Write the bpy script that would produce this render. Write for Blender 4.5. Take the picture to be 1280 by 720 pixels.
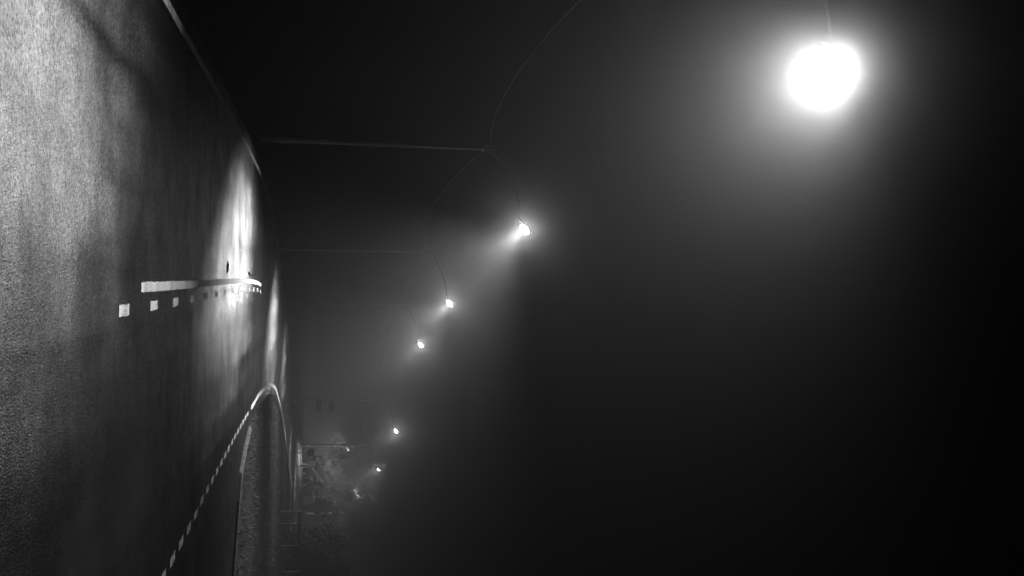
import bpy, bmesh, math, random
import numpy as np
from mathutils import Vector, Matrix

random.seed(7)
rng = np.random.default_rng(7)
for o in list(bpy.data.objects):
    bpy.data.objects.remove(o, do_unlink=True)
scene = bpy.context.scene
C = scene.collection

# ------------------------------------------------------------------ camera
# held on its side (portrait picture shown lying down): image right is world up
EYE = 1.6
PITCH = math.radians(10.503)
ROLL = math.radians(1.3)
fw = Vector((0, math.cos(PITCH), math.sin(PITCH)))
upv = Vector((0, -math.sin(PITCH), math.cos(PITCH)))
rt = Vector((1, 0, 0))
imx = math.cos(ROLL) * upv - math.sin(ROLL) * rt
imy = math.sin(ROLL) * upv + math.cos(ROLL) * rt
cam_data = bpy.data.cameras.new('camera')
cam_data.sensor_fit = 'HORIZONTAL'
cam_data.sensor_width = 36.0
cam_data.lens = 36.0 * 1300 / 1280
cam_data.clip_start = 0.05
cam_data.clip_end = 3000
cam = bpy.data.objects.new('camera', cam_data)
C.objects.link(cam)
M = Matrix.Identity(4)
for r in range(3):
    M[r][0] = imx[r]
    M[r][1] = -imy[r]
    M[r][2] = -fw[r]
M[0][3], M[1][3], M[2][3] = 0, 0, EYE
cam.matrix_world = M
scene.camera = cam

# ------------------------------------------------------------------ night sky
world = bpy.data.worlds.new('World')
scene.world = world
world.use_nodes = True
nt = world.node_tree
nt.nodes.clear()
out = nt.nodes.new('ShaderNodeOutputWorld')
bg = nt.nodes.new('ShaderNodeBackground')
sky = nt.nodes.new('ShaderNodeTexSky')
sky.sky_type = 'NISHITA'
sky.sun_disc = False
sky.sun_elevation = math.radians(35)
sky.sun_rotation = math.radians(200)
bw = nt.nodes.new('ShaderNodeRGBToBW')
nt.links.new(sky.outputs[0], bw.inputs[0])
nt.links.new(bw.outputs[0], bg.inputs[0])
bg.inputs[1].default_value = 0.00015
nt.links.new(bg.outputs[0], out.inputs[0])

scene.view_settings.view_transform = 'Standard'
scene.view_settings.look = 'None'
scene.view_settings.gamma = 1
scene.view_settings.use_curve_mapping = False
scene.view_settings.exposure = 0.0

FOG_DENSITY = 0.0125
FOG_ANISO = 0.97
FOG_DENSITY2 = 0.0004
FOG_ANISO2 = 0.3
LAMP_WATT = 350.0
SPREAD = 90.0
TILT = 35.0
YAW0 = 30.0
YAW = 23.0
ROW_GAIN = 70.0
ROW_SPREAD = 104.0
ROW_TILT = 41.0
ROW_BLEND = 1.0
ASPH_COL = 0.010
ASPH_ROUGH = 0.475

scene.render.engine = 'CYCLES'
cy = scene.cycles
cy.use_denoising = True
cy.denoiser = 'OPENIMAGEDENOISE'
cy.max_bounces = 5
cy.diffuse_bounces = 2
cy.glossy_bounces = 2
cy.transmission_bounces = 2
cy.volume_bounces = 0
cy.sample_clamp_indirect = 4.0
cy.use_adaptive_sampling = False

# ------------------------------------------------------------------ helpers
def mat(name, col=0.2, rough=0.6, metal=0.0, noise=0.0, nscale=8.0, bump=0.0, bscale=60.0, spec=0.5):
    m = bpy.data.materials.new(name)
    m.use_nodes = True
    n = m.node_tree
    b = n.nodes['Principled BSDF']
    b.inputs['Base Color'].default_value = (col, col, col, 1)
    b.inputs['Roughness'].default_value = rough
    b.inputs['Metallic'].default_value = metal
    b.inputs['Specular IOR Level'].default_value = spec
    tc = n.nodes.new('ShaderNodeTexCoord')
    if noise > 0:
        t = n.nodes.new('ShaderNodeTexNoise')
        t.inputs['Scale'].default_value = nscale
        t.inputs['Detail'].default_value = 5
        n.links.new(tc.outputs['Object'], t.inputs['Vector'])
        mr = n.nodes.new('ShaderNodeMapRange')
        mr.inputs['From Min'].default_value = 0.25
        mr.inputs['From Max'].default_value = 0.75
        mr.inputs['To Min'].default_value = col * (1 - noise)
        mr.inputs['To Max'].default_value = col * (1 + noise)
        n.links.new(t.outputs['Fac'], mr.inputs['Value'])
        n.links.new(mr.outputs[0], b.inputs['Base Color'])
    if bump > 0:
        t2 = n.nodes.new('ShaderNodeTexNoise')
        t2.inputs['Scale'].default_value = bscale
        t2.inputs['Detail'].default_value = 3
        n.links.new(tc.outputs['Object'], t2.inputs['Vector'])
        bp = n.nodes.new('ShaderNodeBump')
        bp.inputs['Strength'].default_value = bump
        bp.inputs['Distance'].default_value = 0.02
        n.links.new(t2.outputs['Fac'], bp.inputs['Height'])
        n.links.new(bp.outputs[0], b.inputs['Normal'])
    return m

def mesh_obj(name, verts, faces, m=None, parent=None, smooth=False):
    me = bpy.data.meshes.new(name)
    me.from_pydata([tuple(v) for v in verts], [], faces)
    me.update()
    if m:
        me.materials.append(m)
    if smooth:
        me.polygons.foreach_set('use_smooth', [True] * len(me.polygons))
    o = bpy.data.objects.new(name, me)
    C.objects.link(o)
    if parent:
        o.parent = parent
    return o

def bm_obj(name, bm, m=None, parent=None, smooth=False):
    bmesh.ops.recalc_face_normals(bm, faces=bm.faces)
    me = bpy.data.meshes.new(name)
    bm.to_mesh(me)
    bm.free()
    if m:
        me.materials.append(m)
    if smooth:
        for p in me.polygons:
            p.use_smooth = True
    o = bpy.data.objects.new(name, me)
    C.objects.link(o)
    if parent:
        o.parent = parent
    return o

def tag(o, label=None, cat=None, group=None, kind=None):
    if label: o['label'] = label
    if cat: o['category'] = cat
    if group: o['group'] = group
    if kind: o['kind'] = kind
    return o

def thing(name, loc, label, cat, group=None, rz=0.0):
    o = bpy.data.objects.new(name, None)
    o.empty_display_size = 0.2
    o.location = loc
    o.rotation_euler = (0, 0, rz)
    C.objects.link(o)
    return tag(o, label, cat, group)

def tube_data(pts, radii, sides=8, cap=True):
    """verts, faces of a tube along pts"""
    pts = [Vector(p) for p in pts]
    V, Fc = [], []
    prev = None
    for i, p in enumerate(pts):
        if i == 0: t = pts[1] - pts[0]
        elif i == len(pts) - 1: t = pts[-1] - pts[-2]
        else: t = pts[i + 1] - pts[i - 1]
        t.normalize()
        if prev is None:
            a = Vector((0, 0, 1)) if abs(t.z) < 0.9 else Vector((1, 0, 0))
            u = t.cross(a).normalized()
        else:
            u = (prev - t * prev.dot(t)).normalized()
        prev = u
        w = t.cross(u)
        r = radii[i] if hasattr(radii, '__len__') else radii
        for k in range(sides):
            an = 2 * math.pi * k / sides
            V.append(p + (u * math.cos(an) + w * math.sin(an)) * r)
    n = len(pts)
    for i in range(n - 1):
        for k in range(sides):
            k2 = (k + 1) % sides
            Fc.append((i * sides + k, i * sides + k2, (i + 1) * sides + k2, (i + 1) * sides + k))
    if cap:
        Fc.append(tuple(range(sides - 1, -1, -1)))
        Fc.append(tuple((n - 1) * sides + k for k in range(sides)))
    return V, Fc

def tube(name, pts, radii, m, parent=None, sides=8):
    V, Fc = tube_data(pts, radii, sides)
    return mesh_obj(name, V, Fc, m, parent, smooth=True)

def box_bm(cx, cy_, cz, sx, sy, sz, bev=0.0):
    bm = bmesh.new()
    bmesh.ops.create_cube(bm, size=1.0)
    bmesh.ops.scale(bm, vec=(sx, sy, sz), verts=bm.verts)
    bmesh.ops.translate(bm, vec=(cx, cy_, cz), verts=bm.verts)
    if bev > 0:
        bmesh.ops.bevel(bm, geom=list(bm.edges), offset=bev, segments=2, affect='EDGES')
    return bm

# ------------------------------------------------------------------ materials
def asphalt_material():
    m = bpy.data.materials.new('wet_asphalt')
    m.use_nodes = True
    n = m.node_tree
    b = n.nodes['Principled BSDF']
    tc = n.nodes.new('ShaderNodeTexCoord')
    def noise(scale, detail, vec=None, rough=0.55):
        t = n.nodes.new('ShaderNodeTexNoise')
        t.inputs['Scale'].default_value = scale
        t.inputs['Detail'].default_value = detail
        t.inputs['Roughness'].default_value = rough
        n.links.new(vec or tc.outputs['Object'], t.inputs['Vector'])
        return t.outputs['Fac']
    def mrange(s, a, b_, c, d):
        r = n.nodes.new('ShaderNodeMapRange')
        for k, v in zip(('From Min', 'From Max', 'To Min', 'To Max'), (a, b_, c, d)):
            r.inputs[k].default_value = v
        n.links.new(s, r.inputs['Value'])
        return r.outputs[0]
    def mth(op, a, b_):
        r = n.nodes.new('ShaderNodeMath')
        r.operation = op
        for i, s in enumerate((a, b_)):
            if isinstance(s, (int, float)): r.inputs[i].default_value = s
            else: n.links.new(s, r.inputs[i])
        return r.outputs[0]
    # streaks running along the road (wheel tracks, rolled-in seams)
    mp = n.nodes.new('ShaderNodeMapping')
    mp.inputs['Scale'].default_value = (1.6, 0.06, 1)
    n.links.new(tc.outputs['Object'], mp.inputs['Vector'])
    streak = noise(1.0, 4, mp.outputs[0])
    # transverse ripples left by the paver
    mp2 = n.nodes.new('ShaderNodeMapping')
    mp2.inputs['Scale'].default_value = (0.15, 1.1, 1)
    n.links.new(tc.outputs['Object'], mp2.inputs['Vector'])
    ripple = noise(1.0, 3, mp2.outputs[0])
    blot = noise(0.55, 5)
    grain = noise(55.0, 3, rough=0.7)
    vor = n.nodes.new('ShaderNodeTexVoronoi')
    vor.inputs['Scale'].default_value = 85.0
    n.links.new(tc.outputs['Object'], vor.inputs['Vector'])
    colsum = mth('ADD', mth('MULTIPLY', mrange(streak, 0.3, 0.7, 0.7, 1.3), mrange(blot, 0.3, 0.7, 0.7, 1.3)), mrange(grain, 0.3, 0.7, -0.35, 0.35))
    col = mth('MULTIPLY', colsum, ASPH_COL)
    # wet film over dark stone: diffuse body under a rough water sheen
    dif = n.nodes.new('ShaderNodeBsdfDiffuse')
    glo = n.nodes.new('ShaderNodeBsdfGlossy')
    glo.distribution = 'BECKMANN'
    fre = n.nodes.new('ShaderNodeFresnel')
    fre.inputs['IOR'].default_value = 1.42
    mix = n.nodes.new('ShaderNodeMixShader')
    cap = n.nodes.new('ShaderNodeMath')      # coarse stones mask each other at grazing angles
    cap.operation = 'MINIMUM'
    cap.inputs[1].default_value = 0.32
    n.links.new(fre.outputs[0], cap.inputs[0])
    n.links.new(cap.outputs[0], mix.inputs[0])
    n.links.new(dif.outputs[0], mix.inputs[1])
    n.links.new(glo.outputs[0], mix.inputs[2])
    n.links.new(mix.outputs[0], n.nodes['Material Output'].inputs['Surface'])
    n.nodes.remove(b)
    n.links.new(col, dif.inputs['Color'])
    # stones standing out of the water film shine, those under it do not
    clump = noise(42.0, 6, rough=0.8)
    spark = mth('MULTIPLY', mth('MULTIPLY', mrange(clump, 0.36, 0.64, 0.3, 1.7), mrange(noise(3.2, 5, rough=0.65), 0.3, 0.7, 0.78, 1.22)), mrange(streak, 0.3, 0.7, 0.8, 1.15))
    spark = mth('MULTIPLY', spark, mrange(noise(0.9, 4, rough=0.6), 0.32, 0.68, 0.62, 1.3))      # damper and drier patches
    # a tar-sealed joint running along the nearside lane
    sx = n.nodes.new('ShaderNodeSeparateXYZ')
    n.links.new(tc.outputs['Object'], sx.inputs[0])
    wob = mrange(noise(0.4, 1), 0.3, 0.7, -0.08, 0.08)
    dist = mth('ABSOLUTE', mth('ADD', mth('ADD', sx.outputs['X'], 1.78), wob), 0.0)
    dist = mth('ADD', dist, mrange(sx.outputs['Y'], 8.5, 12.5, 0.0, 0.2))      # it peters out further on
    spark = mth('MULTIPLY', spark, mrange(mth('ADD', dist, mrange(grain, 0.3, 0.7, -0.04, 0.04)), 0.0, 0.16, 0.35, 1.0))
    n.links.new(spark, glo.inputs['Color'])
    rg = mth('ADD', mrange(streak, 0.3, 0.7, ASPH_ROUGH - 0.025, ASPH_ROUGH + 0.025), mrange(blot, 0.3, 0.7, -0.02, 0.02))
    rg = mth('ADD', rg, mrange(ripple, 0.3, 0.7, -0.012, 0.012))
    n.links.new(rg, glo.inputs['Roughness'])
    b1 = n.nodes.new('ShaderNodeBump')
    b1.inputs['Strength'].default_value = 0.5
    b1.inputs['Distance'].default_value = 0.006
    n.links.new(vor.outputs['Distance'], b1.inputs['Height'])
    b2 = n.nodes.new('ShaderNodeBump')
    b2.inputs['Strength'].default_value = 0.12
    b2.inputs['Distance'].default_value = 0.004
    n.links.new(noise(34.0, 5, rough=0.7), b2.inputs['Height'])
    n.links.new(b1.outputs[0], b2.inputs['Normal'])
    b3 = n.nodes.new('ShaderNodeBump')
    b3.inputs['Strength'].default_value = 0.07
    b3.inputs['Distance'].default_value = 0.02
    n.links.new(ripple, b3.inputs['Height'])
    n.links.new(b2.outputs[0], b3.inputs['Normal'])
    n.links.new(b3.outputs[0], dif.inputs['Normal'])
    n.links.new(b3.outputs[0], glo.inputs['Normal'])
    return m

def paint_material(name, col, wear):
    # thermoplastic worn through to the stones in flecks and cross bands
    m = bpy.data.materials.new(name)
    m.use_nodes = True
    n = m.node_tree
    b = n.nodes['Principled BSDF']
    b.inputs['Roughness'].default_value = 0.55
    tc = n.nodes.new('ShaderNodeTexCoord')
    def nz(scale, detail, sc=(1, 1, 1), rough=0.7):
        mp = n.nodes.new('ShaderNodeMapping')
        mp.inputs['Scale'].default_value = sc
        n.links.new(tc.outputs['Object'], mp.inputs['Vector'])
        t = n.nodes.new('ShaderNodeTexNoise')
        t.inputs['Scale'].default_value = scale
        t.inputs['Detail'].default_value = detail
        t.inputs['Roughness'].default_value = rough
        n.links.new(mp.outputs[0], t.inputs['Vector'])
        return t.outputs['Fac']
    add = n.nodes.new('ShaderNodeMath'); add.operation = 'MULTIPLY_ADD'
    n.links.new(nz(1.0, 3, (0.6, 3.0, 1)), add.inputs[0]); add.inputs[1].default_value = 0.8
    n.links.new(nz(40.0, 6), add.inputs[2])
    mr = n.nodes.new('ShaderNodeMapRange')
    for k_, v in zip(('From Min', 'From Max', 'To Min', 'To Max'), (0.62 + wear, 0.86 + wear, 0.04, col)):
        mr.inputs[k_].default_value = v
    n.links.new(add.outputs[0], mr.inputs['Value'])
    n.links.new(mr.outputs[0], b.inputs['Base Color'])
    bp = n.nodes.new('ShaderNodeBump')
    bp.inputs['Strength'].default_value = 0.3
    bp.inputs['Distance'].default_value = 0.004
    n.links.new(nz(45.0, 4), bp.inputs['Height'])
    n.links.new(bp.outputs[0], b.inputs['Normal'])
    return m

def emit_material(name, strength):
    m = bpy.data.materials.new(name)
    m.use_nodes = True
    b = m.node_tree.nodes['Principled BSDF']
    b.inputs['Base Color'].default_value = (0.8, 0.8, 0.8, 1)
    b.inputs['Emission Color'].default_value = (1, 1, 1, 1)
    b.inputs['Emission Strength'].default_value = strength
    return m

M_ASPH = asphalt_material()
M_PAINT = paint_material('road_paint', 0.48, 0.05)
M_PAINT_DIM = paint_material('dimmed_road_paint', 0.24, 0.05)  # same paint in a darker colour, standing in for weaker lamp light
M_GROUND = mat('verge_soil', 0.012, 0.9, noise=0.5, nscale=1.5, bump=0.4, bscale=12, spec=0.0)
M_GRASS = mat('grass_blades', 0.03, 0.9, noise=0.4, nscale=0.8, spec=0.05)
M_KERB = mat('kerb_concrete', 0.05, 0.9, noise=0.25, nscale=6, bump=0.3, bscale=40, spec=0.05)
M_STEEL = mat('galvanised_steel', 0.3, 0.55, noise=0.25, nscale=5)
M_DARK = mat('dark_coating', 0.03, 0.8, noise=0.2, nscale=5)
M_CABLE = mat('cable_sheath', 0.28, 0.45)
M_CERAM = mat('ceramic', 0.75, 0.2)
M_LENS = emit_material('lamp_lens_glow', 75.0)
M_WATER = mat('puddle_water', 0.012, 0.1, noise=0.2, nscale=2)
M_BARK = mat('bark', 0.2, 0.85, noise=0.4, nscale=7, bump=0.6, bscale=30)
M_TWIG = mat('twigs', 0.21, 0.8, noise=0.4, nscale=3)
M_LEAF = mat('dark_leaves', 0.03, 0.9, noise=0.4, nscale=1.2, spec=0.05)
M_SIGN = mat('sign_face', 0.22, 0.5, noise=0.1, nscale=3)
M_RIM = mat('sign_rim', 0.03, 0.5)
M_SIGN_SILHOUETTE = mat('sign_disc', 0.03, 0.8, noise=0.1, nscale=3, spec=0.1)  # round sign faces: silhouette shade put into the colour, near black
M_WOOD = mat('weathered_wood', 0.07, 0.8, noise=0.3, nscale=10, bump=0.4, bscale=30)
M_CONC = mat('barrier_concrete', 0.4, 0.7, noise=0.2, nscale=3, bump=0.3, bscale=20)

# ------------------------------------------------------------------ road course
CY = np.array([-60, 0, 12, 22, 29, 36, 42.5, 51, 59, 65.5, 80, 98, 118, 140, 170, 200.])
CX = np.array([0.22, .22, .17, .08, .12, .7, 1.9, 4.2, 6.9, 8.9, 13.7, 20.6, 30, 42, 60, 80.])
# dense smoothed centre line
_y = np.linspace(-60, 200, 1041)
_x = np.interp(_y, CY, CX)
k = np.hanning(33); k /= k.sum()
_x = np.convolve(np.pad(_x, 16, mode='edge'), k, mode='valid')
_cen = np.stack([_x, _y], 1)
_tan = np.gradient(_cen, axis=0)
_tan /= np.linalg.norm(_tan, axis=1)[:, None]
_nor = np.stack([_tan[:, 1], -_tan[:, 0]], 1)          # to the right
_s = np.concatenate([[0], np.cumsum(np.linalg.norm(np.diff(_cen, axis=0), axis=1))])
HALF = 3.02
def half_right(y):      # the carriageway narrows into the bend
    return np.interp(y, [28, 34, 42, 50, 60, 80, 110], [3.02, 2.80, 2.32, 2.05, 1.9, 2.1, 2.6])
def s_at_y(y): return float(np.interp(y, _y, _s))
def road_pt(s, off, z=0.0):
    c = [np.interp(s, _s, _cen[:, i]) for i in (0, 1)]
    n_ = [np.interp(s, _s, _nor[:, i]) for i in (0, 1)]
    return (c[0] + n_[0] * off, c[1] + n_[1] * off, z)
def road_off(x, y):
    """signed offset to the road's centre line (right positive), vectorised"""
    i = np.clip(np.searchsorted(_y, y), 0, len(_y) - 1)
    best = np.full(np.shape(x), 1e9); sg = np.zeros(np.shape(x))
    for d in range(-60, 61, 6):
        j = np.clip(i + d, 0, len(_y) - 1)
        dx = x - _cen[j, 0]; dy = y - _cen[j, 1]
        dd = np.hypot(dx, dy)
        o_ = dx * _nor[j, 0] + dy * _nor[j, 1]
        b_ = dd < best
        best = np.where(b_, dd, best); sg = np.where(b_, o_, sg)
    return sg

def strip(name, s0, s1, offs, z, m, parent=None, step=0.6, zf=None):
    N = max(2, int((s1 - s0) / step) + 1)
    V, Fc = [], []
    for s in np.linspace(s0, s1, N):
        hr = float(half_right(np.interp(s, _s, _y)))
        for j, of in enumerate(offs):
            if of > HALF: of = of - HALF + hr
            elif of > 0: of = of * hr / HALF
            zz = z if zf is None else z + zf[j]
            V.append(road_pt(s, of, zz))
    w = len(offs)
    for i in range(N - 1):
        for j in range(w - 1):
            a = i * w + j
            Fc.append((a, a + 1, a + w + 1, a + w))
    return mesh_obj(name, V, Fc, m, parent)

# ground sheet with low relief away from the carriageway
def side_far(x):      # far kerb of the side road mouth (y as a function of x)
    return np.interp(x, [3.2, 3.55, 3.8, 4.13, 4.85, 5.94, 8, 12, 20, 60], [28, 25.9, 24.4, 23.2, 22.5, 21.6, 20.4, 18.8, 16.5, 6])
def side_near(x):
    return np.interp(x, [3.2, 3.6, 4.4, 6, 10, 20, 60], [2, 5.5, 7.6, 8.6, 8.2, 6, -5])
def on_paved(x, y, margin=0.0):
    o_ = road_off(x, y)
    a = (o_ > -(HALF + 0.34 + margin)) & (o_ < half_right(y) + 0.34 + margin)
    b_ = (x > 3) & (y < side_far(x) + margin) & (y > side_near(x) - margin)
    return a | b_
gx = np.concatenate([np.linspace(-400, -30, 14), np.arange(-28, 48, 0.8), np.linspace(49, 420, 14)])
gy = np.concatenate([np.linspace(-200, -22, 8), np.arange(-20, 130, 0.8), np.linspace(131, 700, 20)])
GX, GY = np.meshgrid(gx, gy)
def relief(x, y):
    o_ = road_off(x, y)
    d = np.maximum(0, np.where(o_ < 0, -o_ - HALF, o_ - half_right(y)) - 0.4)
    d2 = np.where(x > 3, np.maximum(0, np.maximum(y - side_far(x), side_near(x) - y)), 99)
    d = np.minimum(d, np.where(x > 3, d2, 99))
    a = np.clip(d / 2.0, 0, 1)
    h = 0.05 * np.sin(x * 0.9 + 0.6 * np.sin(y * .5)) + 0.05 * np.sin(y * 0.7 + x * .33) + 0.03 * np.sin(x * 2.3 + y * 1.9)
    return -0.045 + a * (0.06 + 0.35 * h)
GZ = relief(GX, GY)
nx, ny = len(gx), len(gy)
V = np.stack([GX, GY, GZ], -1).reshape(-1, 3)
Fc = [(j * nx + i, j * nx + i + 1, (j + 1) * nx + i + 1, (j + 1) * nx + i) for j in range(ny - 1) for i in range(nx - 1)]
ground = mesh_obj('ground', V.tolist(), Fc, M_GROUND, smooth=True)
tag(ground, kind='structure')

S0, S1 = s_at_y(-20), s_at_y(190)
road = strip('road', S0, S1, [-HALF - 0.42, -HALF - 0.32, -1.5, 0, 1.5, HALF + 0.32, HALF + 0.42], 0.0, M_ASPH, zf=[-0.06, 0, 0.012, 0.018, 0.012, 0, -0.06])
tag(road, kind='structure')
def crown(off):
    return float(np.interp(abs(off), [0, 1.5, HALF + .32], [0.018, 0.012, 0.0]))
# side road
xs = [2.9] + list(np.linspace(3.3, 7, 16)) + [8, 10, 14, 20, 30, 45, 60]
V, Fc = [], []
for x in xs:
    y0 = float(side_near(x)); y1 = float(side_far(x))
    V += [(x, y0, -0.010), (x, (y0 + y1) / 2, -0.004), (x, y1, -0.010)]
for i in range(len(xs) - 1):
    a = 3 * i
    Fc += [(a, a + 3, a + 4, a + 1), (a + 1, a + 4, a + 5, a + 2)]
side = mesh_obj('side_road', V, Fc, M_ASPH)
tag(side, kind='structure')

# ------------------------------------------------------------------ painted markings
def mark(name, s0, s1, off, width, step=0.5, dz=0.004, m=None):
    step = min(step, max(0.08, (s1 - s0) / 400))
    N = max(2, int((s1 - s0) / step) + 2)
    V, Fc = [], []
    for s in np.linspace(s0, s1, N):
        of = off(s) if callable(off) else off
        for d in (-width / 2 + random.uniform(-.005, .005), width / 2 + random.uniform(-.005, .005)):
            V.append(road_pt(s + random.uniform(-.008, .008), of + d, crown(of + d) + dz))
    for i in range(N - 1):
        a = 2 * i
        Fc.append((a, a + 1, a + 3, a + 2))
    return mesh_obj(name, V, Fc, m or M_PAINT, road)
mark('edge_line', s_at_y(-20), s_at_y(150), -HALF, 0.11)
mark('edge_line', s_at_y(26.6), s_at_y(150), lambda s_: float(half_right(np.interp(s_, _s, _y))), 0.13, m=M_PAINT_DIM)
mark('centre_line', s_at_y(9.85), s_at_y(29.5), -0.11, 0.095)
y = 9.03
while y < 30:
    mark('lane_dash', s_at_y(y - 0.22), s_at_y(y + 0.22), 0.075, 0.095)
    y += 1.57
y = 8.73
while y < 26:
    mark('junction_dash', s_at_y(y - 0.2), s_at_y(y + 0.2), HALF + (0.04 if y < 15 else 0.0), 0.11, m=M_PAINT_DIM)
    y += 0.755

# kerb stones round the corner of the side road
kp = [(x, float(side_far(x))) for x in np.concatenate([np.linspace(3.46, 6, 40), np.linspace(6.05, 14, 40)])]
kp = np.array(kp)
ks = np.concatenate([[0], np.cumsum(np.linalg.norm(np.diff(kp, axis=0), axis=1))])
L = 0.75
kbm = box_bm(0, 0, 0, L - 0.012, 0.13, 0.3, 0.012)
kerb_mesh = None
s = 0.3
while s < ks[-1] - L:
    a = np.array([np.interp(s, ks, kp[:, i]) for i in (0, 1)])
    b_ = np.array([np.interp(s + L, ks, kp[:, i]) for i in (0, 1)])
    if kerb_mesh is None:
        o = bm_obj('kerb_stone', kbm, M_KERB, side); kerb_mesh = o.data
    else:
        o = bpy.data.objects.new('kerb_stone', kerb_mesh); C.objects.link(o); o.parent = side
    mid = (a + b_) / 2
    ang = math.atan2(b_[1] - a[1], b_[0] - a[0])
    o.location = (mid[0] + 0.07 * -math.sin(ang), mid[1] + 0.07 * math.cos(ang), -0.10 + random.uniform(-.004, .004))
    o.rotation_euler = (0, 0, ang + random.uniform(-.01, .01))
    s += L

# shallow puddles beside the centre line
def puddle(cx, cy_, rx, ry):
    N = 22
    ph = random.uniform(0, 6)
    V = [(cx, cy_, 0.0)]
    for k_ in range(N):
        a = 2 * math.pi * k_ / N
        r = 1 + 0.18 * math.sin(2 * a + ph) + 0.12 * math.sin(5 * a + 2 * ph)
        V.append((cx + rx * r * math.cos(a), cy_ + ry * r * math.sin(a), 0))
    V = [(x_, y_, crown(float(road_off(np.array(x_), np.array(y_)))) + 0.003) for x_, y_, _ in V]
    o = mesh_obj('puddle', V, [(0, 1 + k_, 1 + (k_ + 1) % N) for k_ in range(N)], M_WATER, road)
    return o
puddle(-0.25, 18.8, 0.09, 0.28)
puddle(-0.19, 24.5, 0.05, 0.35)

# ------------------------------------------------------------------ street lamps
ARM = 2.15
def make_lamp(loc, label, yaw, gain, tilt, spread, soft, rz=0.0):
    """post base at loc, arm reaching over the road (local +x)"""
    t = thing('street_lamp', loc, label, 'street lamp', 'street lamps along the road', rz)
    tube('post', [(0, 0, -0.3), (0, 0, 1.2), (0, 0, 4), (0, 0, 6.42)], [0.075, 0.072, 0.058, 0.045], M_STEEL, t, 12)
    tube('base_sleeve', [(0, 0, -0.3), (0, 0, 0.9), (0, 0, 0.95)], [0.095, 0.095, 0.075], M_STEEL, t, 12)
    bm = box_bm(0.0, -0.092, 0.62, 0.09, 0.02, 0.3, 0.006)
    bm_obj('access_door', bm, M_STEEL, t)
    pts = [(-0.03, 0, 6.30), (0.08, 0, 6.42), (0.35, 0, 6.62), (0.8, 0, 6.84), (1.3, 0, 7.02), (1.86, 0, 7.12)]
    tube('arm', pts, [0.034, 0.034, 0.032, 0.03, 0.028, 0.027], M_DARK, t, 8)
    tube('brace', [(0.045, 0, 6.12), (0.22, 0, 6.40), (0.42, 0, 6.66)], 0.014, M_STEEL, t, 6)
    # cable bracket: hook through the post, insulator
    hk = tube('cable_hook', [(-0.10, 0, 6.10), (0.0, 0, 6.12), (0.12, 0, 6.12), (0.16, 0, 6.16)], 0.013, M_STEEL, t, 6)
    tube('insulator', [(-0.10, 0, 6.08), (-0.10, 0, 6.11), (-0.10, 0, 6.14), (-0.10, 0, 6.19)], [0.02, 0.04, 0.025, 0.035], M_CERAM, hk, 10)
    tube('clamp_band', [(0, 0, 5.97), (0, 0, 6.03)], 0.062, M_CERAM, t, 12)
    # luminaire: a tapered shell lying along the arm, glass underneath
    head = bpy.data.objects.new('lamp_head', None)
    bm = bmesh.new()
    prof = [(-0.34, 0.035, 0.025), (-0.24, 0.07, 0.045), (-0.10, 0.12, 0.065), (0.06, 0.14, 0.075), (0.20, 0.12, 0.065), (0.26, 0.08, 0.04), (0.275, 0.03, 0.015)]
    rings = []
    for (x_, hw, hh) in prof:
        ring = []
        for k_ in range(12):
            a = 2 * math.pi * k_ / 12
            z_ = math.sin(a) * hh
            if z_ < 0: z_ *= 0.25
            ring.append(bm.verts.new((x_, math.cos(a) * hw, z_)))
        rings.append(ring)
    for a, b_ in zip(rings, rings[1:]):
        for k_ in range(12):
            bm.faces.new((a[k_], a[(k_ + 1) % 12], b_[(k_ + 1) % 12], b_[k_]))
    bm.faces.new(rings[0]); bm.faces.new(rings[-1])
    head = bm_obj('lamp_head', bm, M_DARK, t, smooth=True)
    head.location = (ARM, 0, 7.24)
    head.rotation_euler = (0, -math.radians(tilt), -math.radians(yaw))
    # bowl lens
    bm = bmesh.new()
    rings = []
    for (f, z_) in ((1.0, -0.010), (0.97, -0.045), (0.86, -0.080), (0.62, -0.105), (0.3, -0.115)):
        rings.append([bm.verts.new((0.04 + 0.15 * f * math.cos(2 * math.pi * k_ / 16), 0.125 * f * math.sin(2 * math.pi * k_ / 16), z_)) for k_ in range(16)])
    for a, b_ in zip(rings, rings[1:]):
        for k_ in range(16):
            bm.faces.new((a[k_], a[(k_ + 1) % 16], b_[(k_ + 1) % 16], b_[k_]))
    bm.faces.new(rings[-1])
    bm_obj('lens', bm, M_LENS, head, smooth=True)
    if True:
        if soft:
            ld = bpy.data.lights.new('lamp_light', 'SPOT')
            ld.shadow_soft_size = 0.10
            ld.spot_size = math.radians(spread)
            ld.spot_blend = ROW_BLEND
        else:
            ld = bpy.data.lights.new('lamp_light', 'AREA')
            ld.shape = 'DISK'
            ld.size = 0.24
            ld.spread = math.radians(spread)
        ld.energy = LAMP_WATT * gain
        ld.color = (1, 1, 1)
        lo = bpy.data.objects.new('lamp_light', ld)
        C.objects.link(lo)
        lo.parent = head
        lo.location = (0.04, 0, -0.125)
    return t

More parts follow.
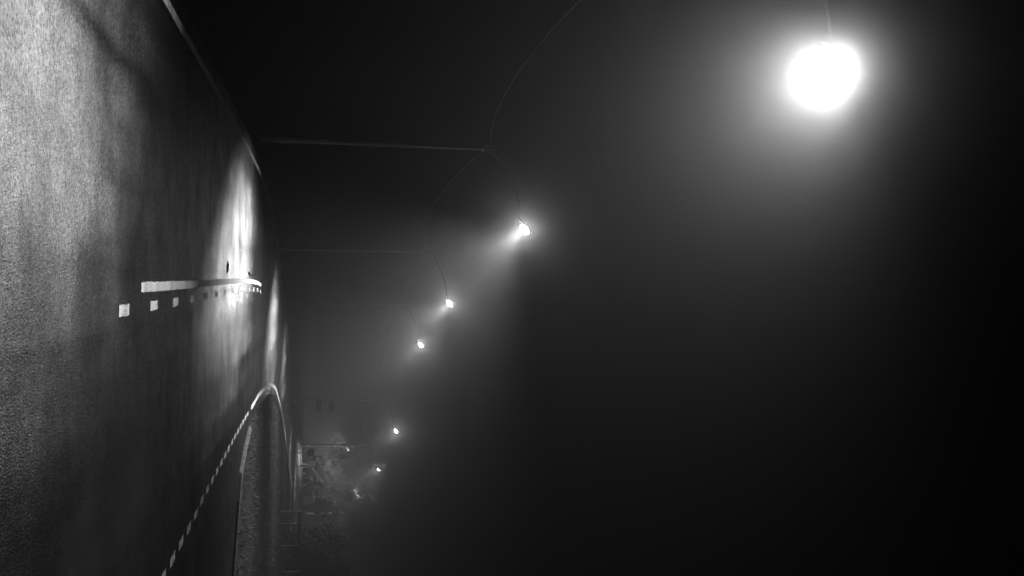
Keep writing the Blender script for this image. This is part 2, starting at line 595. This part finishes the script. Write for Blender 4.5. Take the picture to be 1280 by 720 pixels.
LAMPS = [
    (-2.60, 10.75, 'street lamp glaring in the largest white halo over the road'),
    (-1.69, 28.57, 'street lamp second along the row, next after the largest halo, over a bright glare patch'),
    (0.69, 45.04, 'street lamp third along the row, standing where the road starts to bend'),
    (3.24, 57.97, 'street lamp fourth along the row, in mid bend, small plates on its post'),
    (10.31, 74.21, 'street lamp fifth along the row, paired sign plates on its post'),
    (16.53, 94.08, 'street lamp sixth along the row, its dark post rising beside the round signs'),
    (27.39, 136.0, 'dim far street lamp veiled by the bare branches'),
    (28.36, 158.2, 'small bright far street lamp shining over the bare tree tops'),
    (29.08, 184.2, 'smallest far street lamp hanging in fog above the round signs'),
]
lamp_roots = []
for (lx, ly, lab) in LAMPS:
    if ly > 120:      # the far row stands on the other side of its road
        lamp_roots.append(make_lamp((lx + ARM, ly, 0.0), lab, -30, 10.0, 20, 150, False, math.pi))
        continue
    lamp_roots.append(make_lamp((lx - ARM, ly, float(relief(np.array(lx - ARM), np.array(ly)))), lab, *((-26, 10.0, 42, 160, False) if ly > 90 else (YAW, ROW_GAIN * (1.2 if ly < 50 else 0.5), ROW_TILT, ROW_SPREAD, True) if lamp_roots else (YAW0, 1.0, TILT, SPREAD, False))))

# overhead cables strung between the posts
def cable(i, j, sag, label):
    A = Vector((LAMPS[i][0] - ARM - 0.10, LAMPS[i][1], 6.19)); B = Vector((LAMPS[j][0] - ARM - 0.10, LAMPS[j][1], 6.19))
    pts = []
    for k_ in range(33):
        t = k_ / 32
        p = A.lerp(B, t); p.z -= 4 * sag * t * (1 - t)
        pts.append(p)
    o = tube('overhead_cable', pts, 0.012, M_CABLE, None, 6)
    return tag(o, label, 'cable', 'cables between the lamp posts')
cable(0, 1, 0.75, 'thin cable sagging from the post in the largest halo to the second post')
cable(1, 2, 0.72, 'thin cable sagging between the second and third lamp posts')
cable(2, 3, 0.5, 'thin cable sagging between the third and fourth lamp posts')
cable(3, 4, 0.6, 'thin cable sagging between the fourth and fifth lamp posts')
cable(4, 5, 0.8, 'thin cable sagging between the fifth and sixth lamp posts')

# small plates clamped on two posts
def plates(i, specs, label):
    x, yy = LAMPS[i][0] - ARM, LAMPS[i][1]
    t = thing('sign_plates', (x, yy, 0), label, 'sign', 'plates clamped on lamp posts')
    for (dx, z, w, h) in specs:
        p = bm_obj('plate', box_bm(dx, -0.10, z, w, 0.012, h, 0.004), M_SIGN, t)
        bm_obj('clamp', box_bm(0, -0.02, z, 0.15, 0.16, 0.05, 0.008), M_STEEL, p)
plates(3, [(-0.35, 2.25, 0.55, 0.5), (0.2, 1.72, 0.5, 0.35)], 'small pale plates on the fourth lamp post in mid bend')
plates(4, [(0.45, 1.75, 0.75, 0.35), (0.45, 2.65, 0.7, 0.4)], 'two pale plates one above the other on the fifth lamp post')

# ------------------------------------------------------------------ round signs in the outer verge
def round_sign(x, yy, zc, r, label, bar=True):
    zg = float(relief(np.array(x), np.array(yy)))
    t = thing('round_sign', (x, yy, zg), label, 'road sign', 'round signs by the bend')
    tube('post', [(0, 0.04, -0.3), (0, 0.04, zc - zg + r * 0.6)], 0.035, M_STEEL, t, 8)
    bm = bmesh.new()
    bmesh.ops.create_cone(bm, cap_ends=True, segments=32, radius1=r * 0.97, radius2=r * 0.97, depth=0.012, matrix=Matrix.Translation((0, 0, zc - zg)) @ Matrix.Rotation(math.pi / 2, 4, 'X'))
    f = bm_obj('sign_face', bm, M_SIGN_SILHOUETTE, t)
    ring = [(r * math.cos(2 * math.pi * k_ / 32), 0, zc - zg + r * math.sin(2 * math.pi * k_ / 32)) for k_ in range(33)]
    tube('rim', ring, 0.045, M_RIM, f, 6)
    if bar:
        a = r * 0.7
        bm = box_bm(0, 0, 0, 2 * a * 1.35, 0.01, 0.07, 0.002)
        bmesh.ops.rotate(bm, verts=bm.verts, cent=(0, 0, 0), matrix=Matrix.Rotation(math.radians(40), 3, 'Y'))
        bmesh.ops.translate(bm, verts=bm.verts, vec=(0, -0.014, zc - zg))
        bm_obj('diagonal_bar', bm, M_RIM, f)
round_sign(14.85, 93.0, 1.22, 0.32, 'round sign with a diagonal bar, next to the dark sixth lamp post')
round_sign(16.9, 99.0, 1.22, 0.32, 'round sign on a short post at the edge of the bare trees')
round_sign(18.5, 112.0, 1.55, 0.24, 'smaller fainter round sign standing back between the other two', False)

# ------------------------------------------------------------------ low barrier outside the bend
def barrier_piece(s0, s1, off, parent, first):
    N = 5
    prof = [(-0.14, -0.2), (-0.14, 0.10), (-0.07, 0.22), (-0.06, 0.40), (0.06, 0.40), (0.07, 0.22), (0.14, 0.10), (0.14, -0.2)]
    V, Fc = [], []
    for s_ in np.linspace(s0, s1, N):
        for (d, z) in prof:
            V.append(road_pt(s_, off + d, z))
    w = len(prof)
    for i in range(N - 1):
        for j in range(w):
            a = i * w + j; b_ = i * w + (j + 1) % w
            Fc.append((a, b_, b_ + w, a + w))
    Fc.append(tuple(range(w))); Fc.append(tuple((N - 1) * w + j for j in range(w - 1, -1, -1)))
    return mesh_obj('barrier_block', V, Fc, M_CONC, parent)
bar = thing('road_barrier', road_pt(s_at_y(82), -HALF - 0.9), 'long low pale concrete barrier along the outside of the far bend', 'barrier')
bx, by, bz = bar.location
s = s_at_y(82)
while s < s_at_y(116):
    o = barrier_piece(s, s + 2.96, -HALF - 0.9, None, False)
    o.data.transform(Matrix.Translation((-bx, -by, 0)))
    o.parent = bar
    s += 3.0

# ------------------------------------------------------------------ post and rail fence on the right
FP = [(10.95, 50.8), (11.9, 52.3), (13.2, 53.2), (14.7, 53.9), (16.3, 54.3), (18.0, 54.6), (19.8, 54.8)]
fz = [float(relief(np.array(a), np.array(b_))) for a, b_ in FP]
fence = thing('post_and_rail_fence', (FP[0][0], FP[0][1], fz[0]), 'weathered post and rail fence in front of the dark hedge', 'fence')
for i, (x, yy) in enumerate(FP):
    bm = box_bm(x - FP[0][0], yy - FP[0][1], 0.35 + fz[i] - fz[0], 0.10, 0.10, 1.25, 0.012)
    bm_obj('fence_post', bm, M_WOOD, fence)
for i in range(len(FP) - 1):
    for z in (0.88,):
        a = Vector((FP[i][0] - FP[0][0], FP[i][1] - FP[0][1] - 0.065, z + fz[i] - fz[0])); b_ = Vector((FP[i + 1][0] - FP[0][0], FP[i + 1][1] - FP[0][1] - 0.065, z + fz[i + 1] - fz[0] + random.uniform(-.02, .02)))
        d = b_ - a
        bm = box_bm(0, 0, 0, d.length - 0.01, 0.03, 0.09, 0.004)
        bmesh.ops.rotate(bm, verts=bm.verts, cent=(0, 0, 0), matrix=d.to_track_quat('X', 'Z').to_matrix())
        bmesh.ops.translate(bm, verts=bm.verts, vec=(a + b_) / 2)
        bm_obj('rail', bm, M_WOOD, fence)

# ------------------------------------------------------------------ bare trees
def bare_tree_meshes(seed, height, spread, levels=5):
    r = random.Random(seed)
    trunkV, trunkF, twV, twF = [], [], [], []
    def add(V0, F0, V, Fc):
        o_ = len(V); V.extend(V0); Fc.extend([tuple(i + o_ for i in f) for f in F0])
    def grow(p, d, length, rad, lev):
        pts = [p.copy()]; rr = [rad]
        n_ = 4 if lev < 3 else 3
        for i in range(n_):
            d = (d + Vector((r.gauss(0, .16), r.gauss(0, .16), r.gauss(0.05, .12)))).normalized()
            p = p + d * (length / n_)
            pts.append(p.copy()); rr.append(rad * (1 - 0.45 * (i + 1) / n_))
        sides = 7 if lev < 2 else (4 if lev < 4 else 3)
        V0, F0 = tube_data(pts, rr, sides, cap=lev < 2)
        if lev < 2: add(V0, F0, trunkV, trunkF)
        else: add(V0, F0, twV, twF)
        if lev >= levels: return
        kids = (5 if lev == 0 else 3) + (1 if r.random() < .5 else 0)
        for k_ in range(kids):
            t = r.uniform(0.35, 1.0) if lev > 0 else r.uniform(0.3, 1.0)
            idx = min(n_ - 1, int(t * n_))
            f = t * n_ - idx
            q = pts[idx].lerp(pts[idx + 1], f)
            ax = Vector((r.gauss(0, 1), r.gauss(0, 1), r.gauss(0, .4))).normalized()
            nd = (d * r.uniform(.5, 1.0) + ax * r.uniform(.5, 1.0) * spread).normalized()
            nd.z = nd.z * 0.8 + 0.25
            nd.normalize()
            grow(q, nd, length * r.uniform(.5, .8), max(0.035, rr[idx] * r.uniform(.45, .65)), lev + 1)
    for st in range(r.choice((1, 2, 2, 3))):
        grow(Vector((r.uniform(-.25, .25), r.uniform(-.25, .25), -0.2)), Vector((r.uniform(-.2, .2), r.uniform(-.2, .2), 1)).normalized(), height * 0.45, 0.085 * height / 6, 0)
    return (trunkV, trunkF), (twV, twF)

protos = []
for sd in (11, 12, 13, 14):
    (a, b_), (c, d) = bare_tree_meshes(sd, 6.0, 0.95, 4)
    zmax = max(v.z for v in c)
    sc_ = 6.0 / zmax
    m1 = bpy.data.meshes.new('trunk'); m1.from_pydata([tuple(v * sc_) for v in a], [], b_); m1.materials.append(M_BARK)
    m2 = bpy.data.meshes.new('crown'); m2.from_pydata([tuple(v * sc_) for v in c], [], d); m2.materials.append(M_TWIG)
    protos.append((m1, m2))
TREES = [
    (17.9, 104, 4.0, 'bare bushy tree nearest the round signs, low and twiggy'),
    (19.0, 106, 4.6, 'bare tree second from the round signs in the roadside thicket'),
    (20.2, 108, 4.6, 'bare tree in the thicket, just below the small bright far lamp'),
    (21.4, 111, 7.2, 'tall bare tree in the thicket, the tallest beside the sixth lamp halo'),
    (22.4, 113.5, 6.2, 'bare tree in the thicket, covering the dim far lamp'),
    (24.9, 117, 6.0, 'bare tree at the thicket end, next to the dark hedge'),
    (21.0, 119, 4.6, 'pale bare tree standing deeper in the fog behind the thicket'),
    (20.3, 116, 4.4, 'pale bare tree in fog between the smaller round sign and the thicket'),
    (23.6, 128, 7.2, 'faint bare tree furthest back in the fog behind the thicket'),
]
for i, (x, yy, h, lab) in enumerate(TREES):
    m1, m2 = protos[i % 4]
    t = thing('bare_tree', (x, yy, float(relief(np.array(x), np.array(yy)))), lab, 'tree', 'bare trees outside the far bend', random.uniform(0, 6.28))
    sc_ = 1.15 * h / 6.0
    for nm, me in (('trunk', m1), ('crown', m2)):
        o = bpy.data.objects.new(nm, me); C.objects.link(o); o.parent = t
    t.scale = (sc_, sc_, sc_)

# ------------------------------------------------------------------ dark hedge trees on the right
def leafy_meshes(seed, height, width):
    r = random.Random(seed); g = np.random.default_rng(seed)
    tv, tf = [], []
    def add(V0, F0):
        o_ = len(tv); tv.extend(V0); tf.extend([tuple(i + o_ for i in f) for f in F0])
    clumps = []
    for st in range(3):
        p = Vector((r.uniform(-.3, .3), r.uniform(-.3, .3), -.2))
        top = Vector((r.uniform(-.5, .5) * width, r.uniform(-.5, .5) * width, height * .8))
        pts = [p.lerp(top, t) + Vector((r.gauss(0, .08), r.gauss(0, .08), 0)) for t in (0, .25, .5, .75, 1)]
        add(*tube_data(pts, [.09, .075, .06, .04, .02], 6))
        for k_ in range(9):
            t = r.uniform(.12, 1); q = p.lerp(top, t)
            e = q + Vector((r.gauss(0, .38) * width, r.gauss(0, .38) * width, r.uniform(0.1, .8)))
            add(*tube_data([q, q.lerp(e, .5) + Vector((0, 0, .08)), e], [.03, .02, .01], 4))
            clumps += [e, q.lerp(e, .6)]
    n_per = 120
    c = np.array([tuple(v) for v in clumps])
    n_ = len(c) * n_per
    ctr = np.repeat(c, n_per, 0) + g.normal(0, .30, (n_, 3)) * [1, 1, .8]
    ctr[:, 2] = np.abs(ctr[:, 2])
    a = g.normal(0, 1, (n_, 3)); a /= np.linalg.norm(a, axis=1)[:, None]
    b_ = np.cross(a, g.normal(0, 1, (n_, 3))); b_ /= np.linalg.norm(b_, axis=1)[:, None]
    L_ = g.uniform(.05, .11, (n_, 1)); W_ = L_ * .45
    V = np.stack([ctr - a * L_, ctr + b_ * W_, ctr + a * L_, ctr - b_ * W_], 1).reshape(-1, 3)
    F_ = (np.arange(n_)[:, None] * 4 + np.arange(4)[None]).tolist()
    return (tv, tf), (V.tolist(), F_)
hp = []
for sd in (31, 32, 33):
    (a, b_), (c, d) = leafy_meshes(sd, 3.4, 1.3)
    m1 = bpy.data.meshes.new('trunk'); m1.from_pydata([tuple(v) for v in a], [], b_); m1.materials.append(M_BARK)
    m2 = bpy.data.meshes.new('crown'); m2.from_pydata(c, [], d); m2.materials.append(M_LEAF)
    hp.append((m1, m2))
HED = [
    (14.6, 57.5, 1.0, 'dark leafy shrub at the hedge end beside the fence corner post'),
    (16.5, 58.6, 1.1, 'dark leafy shrub second from the hedge end behind the fence'),
    (18.6, 59.5, 1.25, 'dark leafy shrub third from the hedge end behind the fence'),
    (20.8, 60.2, 1.15, 'dark leafy shrub fourth from the hedge end behind the fence'),
    (23.0, 60.8, 1.3, 'dark leafy shrub fifth from the hedge end behind the fence'),
    (25.2, 61.5, 1.2, 'dark leafy shrub sixth from the hedge end, past the fence'),
]
for i, (x, yy, sc_, lab) in enumerate(HED):
    t = thing('hedge_shrub', (x, yy, float(relief(np.array(x), np.array(yy)))), lab, 'shrub', 'dark hedge behind the fence', random.uniform(0, 6.28))
    for nm, me in zip(('trunk', 'crown'), hp[i % 3]):
        o = bpy.data.objects.new(nm, me); C.objects.link(o); o.parent = t
    t.scale = (sc_, sc_, sc_)

# ------------------------------------------------------------------ grass
def grass():
    n_ = 150000
    x = rng.uniform(-9, 26, n_); yv = rng.uniform(6, 92, n_)
    # thin out with distance
    keep = rng.random(n_) < np.clip(40.0 / (yv + 8), 0.25, 1)
    keep &= ~on_paved(x, yv, 0.05)
    off = road_off(x, yv)
    keep &= (np.abs(off) < 14)
    x, yv = x[keep], yv[keep]
    n_ = len(x)
    z = relief(x, yv)
    hgt = rng.uniform(.03, .09, n_) * (1 + .8 * np.clip(np.sin(x * 1.3) * np.sin(yv * 1.1), 0, 1))
    w = rng.uniform(.005, .010, n_) * (1 + yv / 60)
    an = rng.uniform(0, 2 * np.pi, n_)
    lx, ly = rng.normal(0, .5, n_) * hgt, rng.normal(0, .5, n_) * hgt
    ca, sa = np.cos(an) * w, np.sin(an) * w
    p = np.stack([x, yv, z - .01], 1)
    V = np.stack([p - np.stack([ca, sa, 0 * ca], 1), p + np.stack([ca, sa, 0 * ca], 1), p + np.stack([lx, ly, hgt], 1)], 1).reshape(-1, 3)
    o = mesh_obj('grass', V.tolist(), (np.arange(n_)[:, None] * 3 + np.arange(3)[None]).tolist(), M_GRASS)
    tag(o, 'short wet grass on the verges either side of the road', 'grass', kind='stuff')
grass()

# ------------------------------------------------------------------ fog
fm = bpy.data.materials.new('night_fog')
fm.use_nodes = True
n = fm.node_tree
n.nodes.clear()
mo = n.nodes.new('ShaderNodeOutputMaterial')
# droplets scatter in two lobes: a narrow forward one and a broad one
ad = n.nodes.new('ShaderNodeAddShader')
for i, (dens, g) in enumerate(((FOG_DENSITY, FOG_ANISO), (FOG_DENSITY2, FOG_ANISO2))):
    pv = n.nodes.new('ShaderNodeVolumePrincipled')
    pv.inputs['Color'].default_value = (0.95, 0.95, 0.95, 1)
    pv.inputs['Density'].default_value = dens
    pv.inputs['Anisotropy'].default_value = g
    n.links.new(pv.outputs[0], ad.inputs[i])
n.links.new(ad.outputs[0], mo.inputs['Volume'])
hz = bm_obj('haze', box_bm(10, 330, 5.0, 860, 1100, 12.4), fm)
hz.location.z = 0.0
tag(hz, 'even night fog filling the air over the road', 'fog', kind='stuff')
